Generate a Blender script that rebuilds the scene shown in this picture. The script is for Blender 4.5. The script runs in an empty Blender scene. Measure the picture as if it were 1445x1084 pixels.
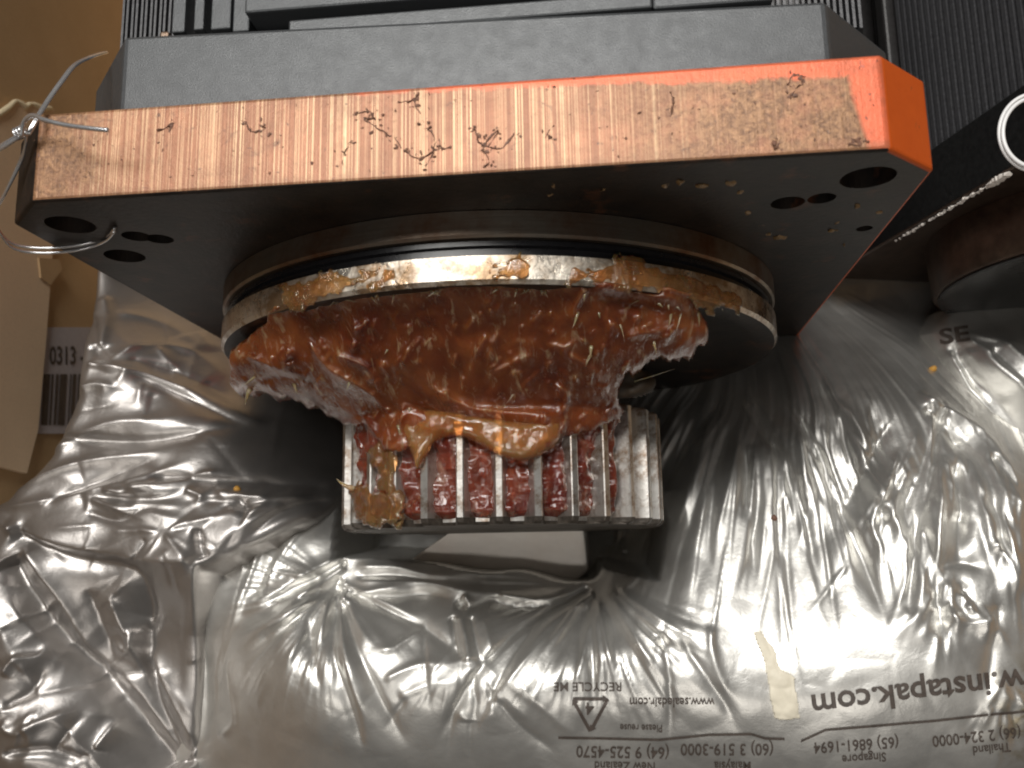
import bpy, bmesh, math, random
import numpy as np
from mathutils import Vector, Matrix, noise as mnoise
S = bpy.context.scene
COL = S.collection
random.seed(7); RNG = np.random.default_rng(7)

# ------------------------------------------------------------------ camera
CR = np.array([0.18639705, 0.10686279, -0.02708367]); CT = np.array([0.04063393, -0.09562978, 0.34339964]); CF = 1312.804
def rodr(r):
    th = np.linalg.norm(r); k = r/th
    K = np.array([[0,-k[2],k[1]],[k[2],0,-k[0]],[-k[1],k[0],0]])
    return np.eye(3)+math.sin(th)*K+(1-math.cos(th))*K@K
R = rodr(CR)
cam = bpy.data.cameras.new('camera'); camo = bpy.data.objects.new('camera', cam); COL.objects.link(camo)
m = Matrix([list(R[i])+[CT[i]] for i in range(3)]+[[0,0,0,1]]); camo.matrix_world = m
cam.sensor_width = 36; cam.lens = CF/1445*36; cam.clip_start = .01; cam.clip_end = 50
cam.dof.use_dof = True; cam.dof.focus_distance = .29; cam.dof.aperture_fstop = 17
S.camera = camo

# ------------------------------------------------------------------ world, lamps, exposure
w = bpy.data.worlds.new('World'); S.world = w; w.use_nodes = True
bg = w.node_tree.nodes['Background']; bg.inputs[0].default_value = (1.0,.94,.88,1); bg.inputs[1].default_value = .06
def area(name, loc, target, sx, sy, power, color):
    l = bpy.data.lights.new(name, 'AREA'); l.shape = 'RECTANGLE'; l.size = sx; l.size_y = sy; l.energy = power; l.color = color
    o = bpy.data.objects.new(name, l); COL.objects.link(o); o.location = loc
    o.rotation_euler = (Vector(target)-Vector(loc)).to_track_quat('-Z','Y').to_euler(); return o
area('ceiling_lamp', (-.17,.66,1.60), (0,0,0), 1.15, .38, 29.5, (1.0,.975,.93))
area('ceiling_lamp', (-.10,-1.05,1.75), (0,-.05,0), 1.1, .30, 7, (1.0,.95,.88))
S.view_settings.view_transform = 'Standard'; S.view_settings.look = 'None'; S.view_settings.exposure = 0; S.view_settings.gamma = 1
S.cycles.filter_width = 2.0
S.cycles.max_bounces = 8

# ------------------------------------------------------------------ picture <-> place (measuring helpers)
def ray(px):
    return R@np.array([(px[0]-722.5)/CF, -(px[1]-542)/CF, -1.])
def un(px, ax, v):
    d = ray(px); return CT+d*(v-CT[ax])/d[ax]
def unz(px, zf, z0=-.03, n=12):
    z = z0
    for _ in range(n):
        P = un(px, 2, z); z = .5*z+.5*float(zf(P[0], P[1]))
    return un(px, 2, z)

# ------------------------------------------------------------------ object helpers
def tag(o, label=None, cat=None, group=None, kind=None):
    for k, v in (('label',label),('category',cat),('group',group),('kind',kind)):
        if v: o[k] = v
    return o
def empty(name, loc=(0,0,0)):
    o = bpy.data.objects.new(name, None); o.empty_display_size = .02; o.location = loc; COL.objects.link(o); return o
def link(name, me, mat=None, parent=None):
    o = bpy.data.objects.new(name, me); COL.objects.link(o)
    if mat is not None:
        for q in (mat if isinstance(mat, (list,tuple)) else [mat]): me.materials.append(q)
    if parent is not None: o.parent = parent
    return o
def smooth(me, on=True):
    me.polygons.foreach_set('use_smooth', [on]*len(me.polygons))
def fin(name, bm, mat, parent=None, sm=False, bevel=0, seg=2):
    bmesh.ops.recalc_face_normals(bm, faces=bm.faces)
    if bevel: bmesh.ops.bevel(bm, geom=[e for e in bm.edges if e.is_manifold and e.calc_face_angle(0)>.5], offset=bevel, segments=seg, affect='EDGES', profile=.5)
    me = bpy.data.meshes.new(name); bm.to_mesh(me); bm.free()
    if sm: smooth(me)
    return link(name, me, mat, parent)
def box(bm, x0,x1,y0,y1,z0,z1):
    v = [bm.verts.new((x,y,z)) for x in (x0,x1) for y in (y0,y1) for z in (z0,z1)]
    for f in ((0,1,3,2),(4,6,7,5),(0,4,5,1),(2,3,7,6),(0,2,6,4),(1,5,7,3)): bm.faces.new([v[i] for i in f])
    return v
def prism(bm, pts, y0, y1):          # pts (x,z)
    a = [bm.verts.new((x,y0,z)) for x,z in pts]; b = [bm.verts.new((x,y1,z)) for x,z in pts]
    n = len(pts); bm.faces.new(a); bm.faces.new(b[::-1])
    for i in range(n): bm.faces.new((a[i],b[i],b[(i+1)%n],a[(i+1)%n]))
    return a, b
def lathe(prof, n=160, caps=True):   # prof (r,y) round the Y axis
    bm = bmesh.new(); rings = []
    for r, y in prof:
        rings.append([bm.verts.new((r*math.sin(2*math.pi*i/n), y, r*math.cos(2*math.pi*i/n))) for i in range(n)])
    for a, b in zip(rings, rings[1:]):
        for i in range(n): bm.faces.new((a[i],a[(i+1)%n],b[(i+1)%n],b[i]))
    if caps: bm.faces.new(rings[0]); bm.faces.new(rings[-1][::-1])
    return bm
def autosmooth(o, ang=35):
    me = o.data; bm = bmesh.new(); bm.from_mesh(me)
    for e in bm.edges: e.smooth = not (e.is_manifold and e.calc_face_angle(0) > math.radians(ang))
    for f in bm.faces: f.smooth = True
    bm.to_mesh(me); bm.free(); return o
def tube(name, pts, rad, mat, parent=None, n=8, taper=None):
    pts = [Vector(p) for p in pts]
    # Catmull-Rom refine
    q = []
    for i in range(len(pts)-1):
        p0 = pts[max(i-1,0)]; p1 = pts[i]; p2 = pts[i+1]; p3 = pts[min(i+2,len(pts)-1)]
        for k in range(6):
            t = k/6; q.append(.5*((2*p1)+(p2-p0)*t+(2*p0-5*p1+4*p2-p3)*t*t+(3*p1-p0-3*p2+p3)*t**3))
    q.append(pts[-1])
    bm = bmesh.new(); add_tube(bm, q, rad, n, taper)
    return fin(name, bm, mat, parent, True)
def add_tube(bm, q, rad, n=8, taper=None):
    rings = []; up = Vector((.3,.2,1)).normalized()
    for i, p in enumerate(q):
        d = (q[min(i+1,len(q)-1)]-q[max(i-1,0)]).normalized()
        a = d.cross(up); 
        if a.length < 1e-4: a = d.orthogonal()
        a.normalize(); b = d.cross(a); up = a.cross(d)
        r = rad*(taper(i/(len(q)-1)) if taper else 1)
        rings.append([bm.verts.new(p+(a*math.cos(2*math.pi*k/n)+b*math.sin(2*math.pi*k/n))*r) for k in range(n)])
    for x, y in zip(rings, rings[1:]):
        for k in range(n): bm.faces.new((x[k],x[(k+1)%n],y[(k+1)%n],y[k]))
    bm.faces.new(rings[0]); bm.faces.new(rings[-1][::-1])
def cut(o, cutters):
    for c in cutters:
        md = o.modifiers.new('b','BOOLEAN'); md.operation = 'DIFFERENCE'; md.object = c; md.solver = 'EXACT'
    dg = bpy.context.evaluated_depsgraph_get(); me = bpy.data.meshes.new_from_object(o.evaluated_get(dg))
    o.modifiers.clear(); old = o.data; o.data = me; bpy.data.meshes.remove(old)
    for c in cutters: bpy.data.objects.remove(c)
    return o

# ------------------------------------------------------------------ materials
class NT:
    def __init__(s, name):
        s.m = bpy.data.materials.new(name); s.m.use_nodes = True; s.t = s.m.node_tree; s.b = s.t.nodes['Principled BSDF']
        s.co = s.t.nodes.new('ShaderNodeTexCoord').outputs['Object']
    def n(s, typ, ins=None, **kw):
        q = s.t.nodes.new('ShaderNode'+typ)
        for k, v in kw.items(): setattr(q, k, v)
        for k, v in (ins or {}).items(): s.set(q.inputs[k], v)
        return q
    def set(s, i, v):
        if hasattr(v, 'is_output'): s.t.links.new(v, i)
        elif isinstance(v, (tuple,list)) and len(v)==3 and i.type=='RGBA': i.default_value = (*v,1)
        else: i.default_value = v
    def map(s, sc, rot=(0,0,0), loc=(0,0,0), co=None): return s.n('Mapping', {'Vector':co or s.co,'Scale':sc,'Rotation':rot,'Location':loc}).outputs[0]
    def noise(s, scale, detail=4, rough=.55, v=None, dist=0, out=0): return s.n('TexNoise', {'Vector':v or s.co,'Scale':scale,'Detail':detail,'Roughness':rough,'Distortion':dist}).outputs[out]
    def ramp(s, f, *st):
        q = s.n('ValToRGB', {0:f}); e = q.color_ramp.elements
        while len(e) < len(st): e.new(.5)
        for a, (p, c) in zip(e, st): a.position = p; a.color = (*c,1) if isinstance(c, tuple) else (c,c,c,1)
        return q.outputs[0]
    def mix(s, f, a, b, mode='MIX'):
        q = s.n('Mix', data_type='RGBA', blend_type=mode); s.set(q.inputs[0], f); s.set(q.inputs[6], a); s.set(q.inputs[7], b); return q.outputs[2]
    def math(s, op, a, b=0., c=None):
        q = s.n('Math', operation=op); s.set(q.inputs[0], a); s.set(q.inputs[1], b)
        if c is not None: s.set(q.inputs[2], c)
        return q.outputs[0]
    def bump(s, h, strength=.3, dist=.001, nrm=None):
        i = {'Height':h,'Strength':strength,'Distance':dist}
        if nrm: i['Normal'] = nrm
        return s.n('Bump', i).outputs[0]
    def sep(s): return s.n('SeparateXYZ', {0:s.co}).outputs
    def out(s, **kw):
        for k, v in kw.items(): s.set(s.b.inputs[k.replace('_',' ')], v)
        return s.m
def fine(name, col, var=.25, rough=.5, metal=0., scale=300, bump=.15, spec=.5, dark=(.02,.02,.02), grime=.0, coat=0.):
    k = NT(name)
    a = k.noise(scale, 5, .6); b = k.noise(scale*.12, 4, .6)
    c = k.mix(k.ramp(a, (.3,0.),(.75,1.)), tuple(x*(1-var) for x in col), tuple(min(1,x*(1+var)) for x in col))
    if grime: c = k.mix(k.math('MULTIPLY', k.ramp(b,(.45,0.),(.75,1.)), grime), c, dark)
    r = k.n('MapRange', {0:b,1:.3,2:.7,3:rough*.88,4:min(1,rough*1.12)}).outputs[0]
    return k.out(Base_Color=c, Roughness=r, Metallic=metal, Specular_IOR_Level=spec, Normal=k.bump(a, bump, .0004), Coat_Weight=coat)

# painted / worn steel edge of the plate
k = NT('worn_orange_edge')
x, y, z = k.sep()
streak = k.noise(1.0, 3, .7, k.map((2300,5,5))); streak2 = k.noise(1.0, 3, .6, k.map((420,4,4)))
pale = k.math('MULTIPLY', k.ramp(streak,(.50,0.),(.60,1.)), k.ramp(streak2,(.34,.32),(.62,1.)))
blot = k.noise(70, 6, .65); grain = k.noise(900, 3, .7)
copper = k.mix(k.ramp(blot,(.35,0.),(.7,1.)), (.31,.128,.064), (.47,.20,.105))
copper = k.mix(k.math('MULTIPLY', k.ramp(streak,(.40,1.),(.48,0.)), .55), copper, (.20,.085,.045))
copper = k.mix(k.math('MULTIPLY', k.ramp(grain,(.4,0.),(.7,1.)), .45), copper, (.30,.15,.08))
brushed = k.mix(k.math('MULTIPLY', pale, .80), copper, (.84,.60,.36))
rusty = k.mix(k.ramp(grain,(.35,0.),(.65,1.)), (.14,.065,.03), (.38,.205,.10))
rusty = k.mix(k.math('MULTIPLY', k.ramp(blot,(.5,0.),(.7,1.)), .5), rusty, (.55,.22,.12))
wob = k.math('MULTIPLY', k.math('SUBTRACT', k.noise(120, 5, .7), .5), .03)
# where the brushing stops towards both ends
xr = k.ramp(k.math('ADD', k.math('MULTIPLY_ADD', x, 4.0, .5), k.math('MULTIPLY', wob, 5)), (.10,1.),(.155,0.),(.60,0.),(.80,1.))
c = k.mix(xr, brushed, rusty)
lft = k.ramp(k.math('ADD', x, wob), (0.,0.),(1.,0.))
# orange paint left along the back edge and the right end
yb = k.math('SUBTRACT', .0245, y)
pe = k.math('SUBTRACT', k.math('ADD', k.math('MULTIPLY', x, .045), .0006), yb)
pe = k.math('ADD', pe, k.math('MULTIPLY', wob, .22))
pm = k.n('MapRange', {0:pe,1:-.0006,2:.0008,3:0.,4:1.}).outputs[0]
re = k.n('MapRange', {0:k.math('ADD', k.math('ADD', x, k.math('MULTIPLY', y, .18)), k.math('MULTIPLY', wob, .08)),1:.1045,2:.106,3:0.,4:1.}).outputs[0]
paint = k.mix(k.ramp(k.noise(240,5,.7),(.62,0.),(.72,.75)), (.76,.16,.07), (.09,.07,.085))
c = k.mix(k.math('MAXIMUM', pm, re), c, paint)
c = k.mix(k.math('MULTIPLY', k.ramp(k.noise(48,6,.7,k.map((1,1.3,1),loc=(2,5,1))),(.50,0.),(.72,1.)), .6), c, (.18,.075,.038))
c = k.mix(k.math('MULTIPLY', k.ramp(k.noise(150,6,.75,k.map((1,1,1),loc=(7,1,3)),dist=1.),(.60,0.),(.70,1.)), .75), c, (.11,.055,.038))
spk = k.ramp(k.noise(420,3,.6),(.68,0.),(.74,.8))
c = k.mix(spk, c, (.10,.055,.04))
edge = k.n('MapRange', {0:k.math('ADD', y, k.math('MULTIPLY', wob, .25)),1:.0008,2:.003,3:1.,4:0.}).outputs[0]
c = k.mix(k.math('MULTIPLY', edge, .45), c, (.25,.12,.06))
h = k.math('ADD', k.math('MULTIPLY', streak, .6), grain)
M_EDGE = k.out(Base_Color=c, Roughness=.42, Metallic=.25, Specular_IOR_Level=.5, Normal=k.bump(h, .35, .0004))

k = NT('orange_paint')
a = k.noise(160,5,.7); sp = k.ramp(k.noise(260,4,.7),(.64,0.),(.72,.8))
M_ORANGE = k.out(Base_Color=k.mix(sp, k.mix(a,(.50,.068,.004),(.64,.105,.010)), (.10,.05,.03)), Roughness=.45, Normal=k.bump(k.noise(700,3), .15, .0003))
k = NT('oily_dark_face')
a = k.noise(90,6,.7); b = k.noise(500,4,.65)
c = k.mix(k.ramp(a,(.35,0.),(.7,1.)), (.006,.005,.0045), (.028,.019,.014))
c = k.mix(k.math('MULTIPLY',k.ramp(k.noise(60,5,.7,k.map((1,1,1),loc=(3,1,2))),(.58,0.),(.72,1.)),.7), c, (.14,.05,.02))
M_FACE = k.out(Base_Color=c, Roughness=.5, Specular_IOR_Level=.35, Metallic=.1, Normal=k.bump(b,.3,.0005))
M_COLLAR = fine('grey_painted_casting', (.068,.073,.078), .22, .40, .2, 2200, .25, .6, (.06,.062,.066), .15)
M_BLACK = fine('black_painted_metal', (.032,.030,.030), .3, .42, .1, 600, .2, .5)
M_BLACKG = fine('black_glossy_metal', (.02,.02,.02), .3, .3, .2, 500, .2, .6)
M_FIN = fine('grey_black_fin', (.07,.07,.075), .3, .38, .2, 700, .2, .6)
M_MATT = fine('matt_gap_shade', (.010,.010,.010), .2, .85, 0, 300, .1, .15)  # near-black that stands in for the shade between the motors
M_STEEL2 = fine('dark_brown_oiled_steel', (.075,.05,.036), .35, .38, .6, 200, .15, .5, (.02,.014,.01), .6)
M_GROOVE = fine('black_rubber_seal', (.012,.012,.014), .2, .28, 0, 400, .1)
k = NT('machined_steel')     # rings turned round the Y axis, brown with oil film
a = k.noise(1, 5, .7, k.map((30,900,30))); b = k.noise(38, 5, .65)
c = k.mix(a, (.20,.165,.13), (.36,.32,.27)); c = k.mix(k.ramp(b,(.42,0.),(.68,1.)), c, (.15,.07,.035))
M_STEEL = k.out(Base_Color=c, Metallic=.9, Roughness=k.n('MapRange',{0:b,1:.3,2:.7,3:.3,4:.5}).outputs[0], Normal=k.bump(a,.25,.0003))
k = NT('bright_greasy_land')
a = k.noise(1, 5, .7, k.map((60,1100,60))); b = k.noise(75, 6, .7); sm = k.noise(170,6,.7,dist=.6)
c = k.mix(a, (.62,.56,.47), (.85,.80,.72)); c = k.mix(k.ramp(b,(.42,.1),(.58,.9)), c, (.26,.15,.065))
M_LAND = k.out(Base_Color=c, Metallic=.85, Roughness=k.n('MapRange',{0:sm,1:.35,2:.65,3:.18,4:.5}).outputs[0], Normal=k.bump(sm,.5,.0012), Coat_Weight=.6, Coat_Roughness=.12)
k = NT('bright_tooth_steel')
a = k.noise(1,5,.7,k.map((700,30,700))); b = k.noise(150,5,.7)
c = k.mix(a,(.42,.40,.37),(.70,.68,.65)); c = k.mix(k.ramp(b,(.48,0.),(.64,.85)), c, (.20,.12,.065))
M_TOOTH = k.out(Base_Color=c, Metallic=.9, Roughness=.36, Normal=k.bump(b,.25,.0006))
M_DIRTY = fine('dirty_gear_end', (.10,.085,.07), .5, .5, .5, 500, .5, .5, (.02,.015,.012), .8)

def grease_mat(name, c1, c2, c3, trans, rough=.12, wisp_shine=.5):
    k = NT(name)
    a = k.noise(55, 5, .6, dist=.8); b = k.noise(260, 5, .65, k.map((1.3,.4,.5)), dist=.8); d = k.noise(700,3,.6)
    c = k.mix(k.ramp(a,(.32,0.),(.66,1.)), c1, c2)
    c = k.mix(k.math('MULTIPLY', k.ramp(b,(.56,0.),(.70,1.)), wisp_shine), c, c3)  # pale pulled wisps, with the streak highlights put into the colour
    pt = k.n('NewGeometry').outputs['Pointiness']
    c = k.mix(k.math('MULTIPLY', k.ramp(pt,(.53,0.),(.60,1.)), .22), c, c3)
    h = k.math('ADD', k.math('MULTIPLY', b, 1.0), k.math('MULTIPLY', d, .22))
    return k.out(Base_Color=c, Roughness=rough, IOR=1.47, Transmission_Weight=trans, Subsurface_Weight=.55, Subsurface_Radius=(1.,.30,.10), Subsurface_Scale=.011,
                 Specular_IOR_Level=.5, Coat_Weight=.75, Coat_Roughness=.05, Coat_Normal=k.bump(k.noise(380, 3, .55, k.map((1.5,.45,.6)), dist=.6), .6, .0022), Normal=k.bump(h, .34, .0012))
M_GREASE = grease_mat('amber_grease', (.22,.036,.012), (.52,.15,.042), (.86,.60,.36), .60, .08, .8)
M_GREASE2 = grease_mat('red_grease_between_teeth', (.145,.018,.012), (.26,.06,.03), (.6,.4,.3), .40, .13, .45)
M_LIP = grease_mat('clear_amber_lip', (.95,.34,.09), (.97,.46,.16), (.97,.6,.35), .80, .06, .2)
M_WISP = grease_mat('pale_grease_wisp', (.42,.21,.085), (.60,.38,.19), (.75,.6,.4), .5, .12, .3)
M_FILMG = grease_mat('thin_tan_grease', (.60,.23,.07), (.80,.43,.17), (.8,.65,.45), .85, .12, .4)
M_CLOT = fine('dark_grease_clot', (.035,.024,.015), .5, .6, 0, 300, .6, .3)

def film_mat(name, base, rough, stain=0.):
    k = NT(name)
    a = k.noise(24, 6, .62); b = k.noise(160, 6, .62, dist=.5); g = k.noise(1100,3,.6)
    c = k.mix(k.ramp(a,(.3,0.),(.7,1.)), tuple(q*.86 for q in base), tuple(min(1,q*1.1) for q in base))
    if stain:
        xx = k.sep(); m_ = k.n('MapRange',{0:k.n('VectorMath',{0:k.co,1:(.19,-.152,0)},operation='DISTANCE').outputs['Value'],1:.012,2:.03,3:1.,4:0.}).outputs[0]
        c = k.mix(k.math('MULTIPLY', m_, k.ramp(b,(.42,0.),(.6,stain))), c, (.30,.22,.06))
    nw = k.bump(b, .20, .0009)
    nw = k.bump(g, .10, .0003, nw)
    return k.out(Base_Color=c, Metallic=.84, Roughness=k.n('MapRange',{0:a,1:.3,2:.7,3:rough*.85,4:rough*1.2}).outputs[0], Normal=nw, Specular_IOR_Level=.5)
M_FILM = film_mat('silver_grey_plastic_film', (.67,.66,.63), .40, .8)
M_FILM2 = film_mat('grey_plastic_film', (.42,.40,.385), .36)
M_INK = fine('black_print_ink', (.085,.068,.058), .3, .45, 0, 500, .05)
M_WIRE = fine('bright_tie_wire', (.78,.78,.80), .1, .22, .85, 300, .05)
M_WHITEW = fine('white_coated_wire', (.86,.86,.86), .03, .3, 0, 300, .05)
def card_mat(name, c1, c2):
    k = NT(name); a = k.noise(40,6,.65); b = k.noise(1.,4,.6,k.map((1,500,40))); g = k.noise(900,3,.6)
    c = k.mix(a, c1, c2); c = k.mix(k.math('MULTIPLY', k.ramp(g,(.5,0.),(.8,1.)), .25), c, tuple(q*.6 for q in c1))
    return k.out(Base_Color=c, Roughness=.75, Specular_IOR_Level=.25, Normal=k.bump(k.math('ADD',b,g),.12,.0005))
M_CARD = card_mat('brown_cardboard', (.45,.30,.155), (.57,.39,.22))
M_CARD2 = card_mat('pale_cardboard_liner', (.72,.53,.35), (.82,.63,.43))
M_TORN = fine('torn_paper_edge', (.80,.68,.45), .15, .8, 0, 600, .4)
M_PAPER = fine('label_paper', (.50,.46,.47), .06, .6, 0, 400, .08)
M_FOAM = fine('stained_white_foam', (.88,.84,.79), .05, .6, 0, 140, .3, .4, (.30,.16,.07), .45)
M_CRUMB = fine('yellow_crumb', (.65,.34,.06), .2, .5)
M_CREAM = fine('cream_white', (.80,.74,.60), .06, .55, 0, 200, .15)
M_FLECK = fine('dull_grease_fleck', (.26,.16,.07), .4, .4, 0, 500, .4)
M_LINT = fine('dark_lint', (.19,.095,.062), .3, .6)

# ------------------------------------------------------------------ cardboard box that holds everything
FLOOR = -.128
WX = -.2265
carton = tag(empty('cardboard_box', (0,0,FLOOR)), 'open brown cardboard box under and left of the motors', 'box')
bm = bmesh.new(); box(bm, -.2315,.56,-.42,.62,-.004,0.); fin('floor', bm, M_CARD, carton)
bm = bmesh.new(); box(bm, WX-.005,WX,-.42,.62,0.001,.30); fin('wall', bm, M_CARD, carton)
bm = bmesh.new(); box(bm, .55,.555,-.42,.62,0.001,.30); fin('wall', bm, M_CARD, carton)
bm = bmesh.new(); box(bm, WX,.55,.61,.615,0.001,.30); fin('wall', bm, M_CARD, carton)
# torn paper liner glued on the left wall
def plate_on_wall(name, pxs, x, th, mat, parent, jag=0):
    P = []
    for a, b in zip(pxs, pxs[1:]+pxs[:1]):
        L = math.hypot(b[0]-a[0], b[1]-a[1]); n = max(1, int(L/6)) if jag and (a[1] < 180 and b[1] < 180) else 1
        for i in range(n):
            q = (a[0]+(b[0]-a[0])*i/n, a[1]+(b[1]-a[1])*i/n)
            if n > 1 and i: q = (q[0]+random.uniform(-1,1)*jag, q[1]+random.uniform(-1,1)*jag)
            P.append(un(q, 0, x))
    bm = bmesh.new()
    a = [bm.verts.new((x, p[1], p[2])) for p in P]; b = [bm.verts.new((x-th, p[1], p[2])) for p in P]
    bm.faces.new(a); bm.faces.new(b[::-1]); n = len(P)
    for i in range(n): bm.faces.new((a[i],b[i],b[(i+1)%n],a[(i+1)%n]))
    o = fin(name, bm, mat, None); o.parent = parent; o.matrix_parent_inverse = Matrix.Translation((0,0,-FLOOR)); return o
plate_on_wall('torn_liner', [(-70,190),(0,163),(22,146),(34,150),(44,146),(58,150),(76,153),(74,362),(66,470),(54,606),(38,668),(-70,640)], WX+.0035, .003, M_CARD2, carton, 1.6)
edge_pts = [un(q,0,WX+.0035) for q in [(-10,167),(0,160),(12,152),(22,143),(30,146),(36,151),(42,147),(50,148),(58,152),(72,153)]]
o = tube('torn_edge', edge_pts, .0012, M_TORN, None, 6, lambda t: .7+.5*abs(math.sin(9*t))); o.parent = carton; o.matrix_parent_inverse = Matrix.Translation((0,0,-FLOOR))
plate_on_wall('olive_scrap', [(55,364),(84,366),(88,380),(72,402),(58,392)], WX+.0045, .0008, M_CARD, carton)

# ------------------------------------------------------------------ printing helper: flat text cut fine and laid on a surface
def text_mesh(txt, bold=.0, step=.25, align='LEFT', sx=1.):
    cu = bpy.data.curves.new('t','FONT'); cu.body = txt; cu.size = 1; cu.offset = bold; cu.align_x = align; cu.resolution_u = 3
    o = bpy.data.objects.new('t', cu); COL.objects.link(o); dg = bpy.context.evaluated_depsgraph_get()
    me = bpy.data.meshes.new_from_object(o.evaluated_get(dg)); bpy.data.objects.remove(o); bpy.data.curves.remove(cu)
    bm = bmesh.new(); bm.from_mesh(me); bpy.data.meshes.remove(me)
    xs = [v.co.x for v in bm.verts]; x0, x1 = (min(xs), max(xs)) if xs else (0,0)
    if step:
        t = x0+step
        while t < x1:
            bmesh.ops.bisect_plane(bm, geom=bm.verts[:]+bm.edges[:]+bm.faces[:], plane_co=(t,0,0), plane_no=(1,0,0)); t += step
        for yv in (0.2,.45,.7):
            bmesh.ops.bisect_plane(bm, geom=bm.verts[:]+bm.edges[:]+bm.faces[:], plane_co=(0,yv,0), plane_no=(0,1,0))
        bmesh.ops.triangulate(bm, faces=bm.faces[:])
    return bm
def rect_bm(x0,x1,y0,y1,step=.25):
    bm = bmesh.new(); n = max(1,int((x1-x0)/step))
    for i in range(n):
        a = x0+(x1-x0)*i/n; b = x0+(x1-x0)*(i+1)/n
        bm.faces.new([bm.verts.new(q) for q in ((a,y0,0),(b,y0,0),(b,y1,0),(a,y1,0))])
    return bm
def lay(bm, org, rv, uv, surf):      # text unit -> picture px -> surface point
    for v in bm.verts:
        px = (org[0]+rv[0]*v.co.x+uv[0]*v.co.y, org[1]+rv[1]*v.co.x+uv[1]*v.co.y); v.co = surf(px)
    return bm
# barcode label on the wall
LX = WX+.0012
lab = plate_on_wall('barcode_label', [(60,462),(150,462),(150,612),(50,612)], LX, .001, M_PAPER, carton)
surf = lambda q: Vector(un(q,0,LX+.0003))
def onlab(name, bm):
    o = fin(name, bm, M_INK, None); o.parent = lab; o.matrix_parent_inverse = lab.matrix_parent_inverse.inverted() if False else Matrix.Identity(4); return o
bm = lay(text_mesh('0313 - 176', .02, 0), (70,514), (19,0), (0,-36), surf); onlab('printed_number', bm)
bm = bmesh.new(); xx = 58
for i, wd in enumerate((9,3,4,10,2,5,3,9,4,3,8)):
    g = (2,3,2,4,2,3,2,2,3,2,2)[i]
    q = [surf(p) for p in ((xx+4,528),(xx+4+wd,528),(xx+wd,600),(xx,600))]
    bm.faces.new([bm.verts.new(p) for p in q]); xx += wd+g
onlab('barcode', bm)

# ------------------------------------------------------------------ plastic foam bags: height fields with creases
def tps(ctrl):
    P = np.array([un(px,2,z) for px, z in ctrl]); X = P[:,:2]/.1; zz = P[:,2]
    U = lambda r2: np.where(r2>1e-12, r2*np.log(np.maximum(r2,1e-12)), 0)
    n = len(X); K = U(((X[:,None]-X[None])**2).sum(-1))+np.eye(n)*.02
    A = np.zeros((n+3,n+3)); A[:n,:n] = K; A[:n,n] = 1; A[:n,n+1:] = X; A[n,:n] = 1; A[n+1:,:n] = X.T
    sol = np.linalg.solve(A, np.r_[zz,0,0,0])
    def f(x, y):
        x = np.asarray(x,float)/.1; y = np.asarray(y,float)/.1; r = sol[n]+sol[n+1]*x+sol[n+2]*y
        for i in range(n): r = r+sol[i]*U((x-X[i,0])**2+(y-X[i,1])**2)
        return np.clip(r, -.115, .03)
    return f
def pts_world(pl, zf): return np.array([unz(q, zf)[:2] for q in pl])
def seg_dist(X, Y, pl):
    """distance, side, position 0..1 along a polyline"""
    best = np.full(X.shape, 1e9); side = np.zeros(X.shape); tt = np.zeros(X.shape)
    L = np.r_[0, np.cumsum(np.hypot(*np.diff(pl,axis=0).T))]; tot = L[-1]+1e-9
    for i in range(len(pl)-1):
        a, b = pl[i], pl[i+1]; d = b-a; l2 = d@d+1e-12
        t = np.clip(((X-a[0])*d[0]+(Y-a[1])*d[1])/l2, 0, 1)
        qx = X-a[0]-t*d[0]; qy = Y-a[1]-t*d[1]; dd = np.hypot(qx,qy); mk = dd < best
        best = np.where(mk, dd, best); side = np.where(mk, np.sign(d[0]*qy-d[1]*qx), side); tt = np.where(mk, (L[i]+t*math.sqrt(l2))/tot, tt)
    return best, side, tt
def smoothpl(pl, n=4):
    pl = np.asarray(pl,float)
    if len(pl) < 3: return pl
    out = []
    for i in range(len(pl)-1):
        p0 = pl[max(i-1,0)]; p1 = pl[i]; p2 = pl[i+1]; p3 = pl[min(i+2,len(pl)-1)]
        for k_ in range(n):
            t = k_/n; out.append(.5*((2*p1)+(p2-p0)*t+(2*p0-5*p1+4*p2-p3)*t*t+(3*p1-p0-3*p2+p3)*t**3))
    out.append(pl[-1]); return np.array(out)
def crease(Z, X, Y, pl, amp, wid, asym=1., t0=.12, t1=.35, power=1.):
    wid *= KW; amp *= KA
    r = wid*5; x0, y0 = pl.min(0)-r; x1, y1 = pl.max(0)+r
    ix = np.where((X[0]>=x0)&(X[0]<=x1))[0]; iy = np.where((Y[:,0]>=y0)&(Y[:,0]<=y1))[0]
    if len(ix)<2 or len(iy)<2: return
    sl = np.s_[iy[0]:iy[-1]+1, ix[0]:ix[-1]+1]
    d, s, t = seg_dist(X[sl], Y[sl], pl)
    ww = np.where(s>0, wid*asym, wid/asym)*(.55+.75*t)
    e = .35*ww; g = np.exp(-((np.sqrt(d*d+e*e)-e)/ww)**power)
    tp = np.clip(t/max(t0,1e-3),0,1)*np.clip((1-t)/max(t1,1e-3),0,1)
    Z[sl] += amp*g*tp*tp*(3-2*tp)
KW, KA = .72, 1.15
def vnoise(X, Y, sc, seed):
    r = np.random.default_rng(seed); n = 64; G = r.random((n,n)); u = X/sc+100; v = Y/sc+100
    i = np.floor(u).astype(int); j = np.floor(v).astype(int); fu = u-i; fv = v-j; fu = fu*fu*fu*(fu*(6*fu-15)+10); fv = fv*fv*fv*(fv*(6*fv-15)+10)
    g = lambda a, b: G[a%n, b%n]
    return (g(i,j)*(1-fu)+g(i+1,j)*fu)*(1-fv)+(g(i,j+1)*(1-fu)+g(i+1,j+1)*fu)*fv-.5
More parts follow.
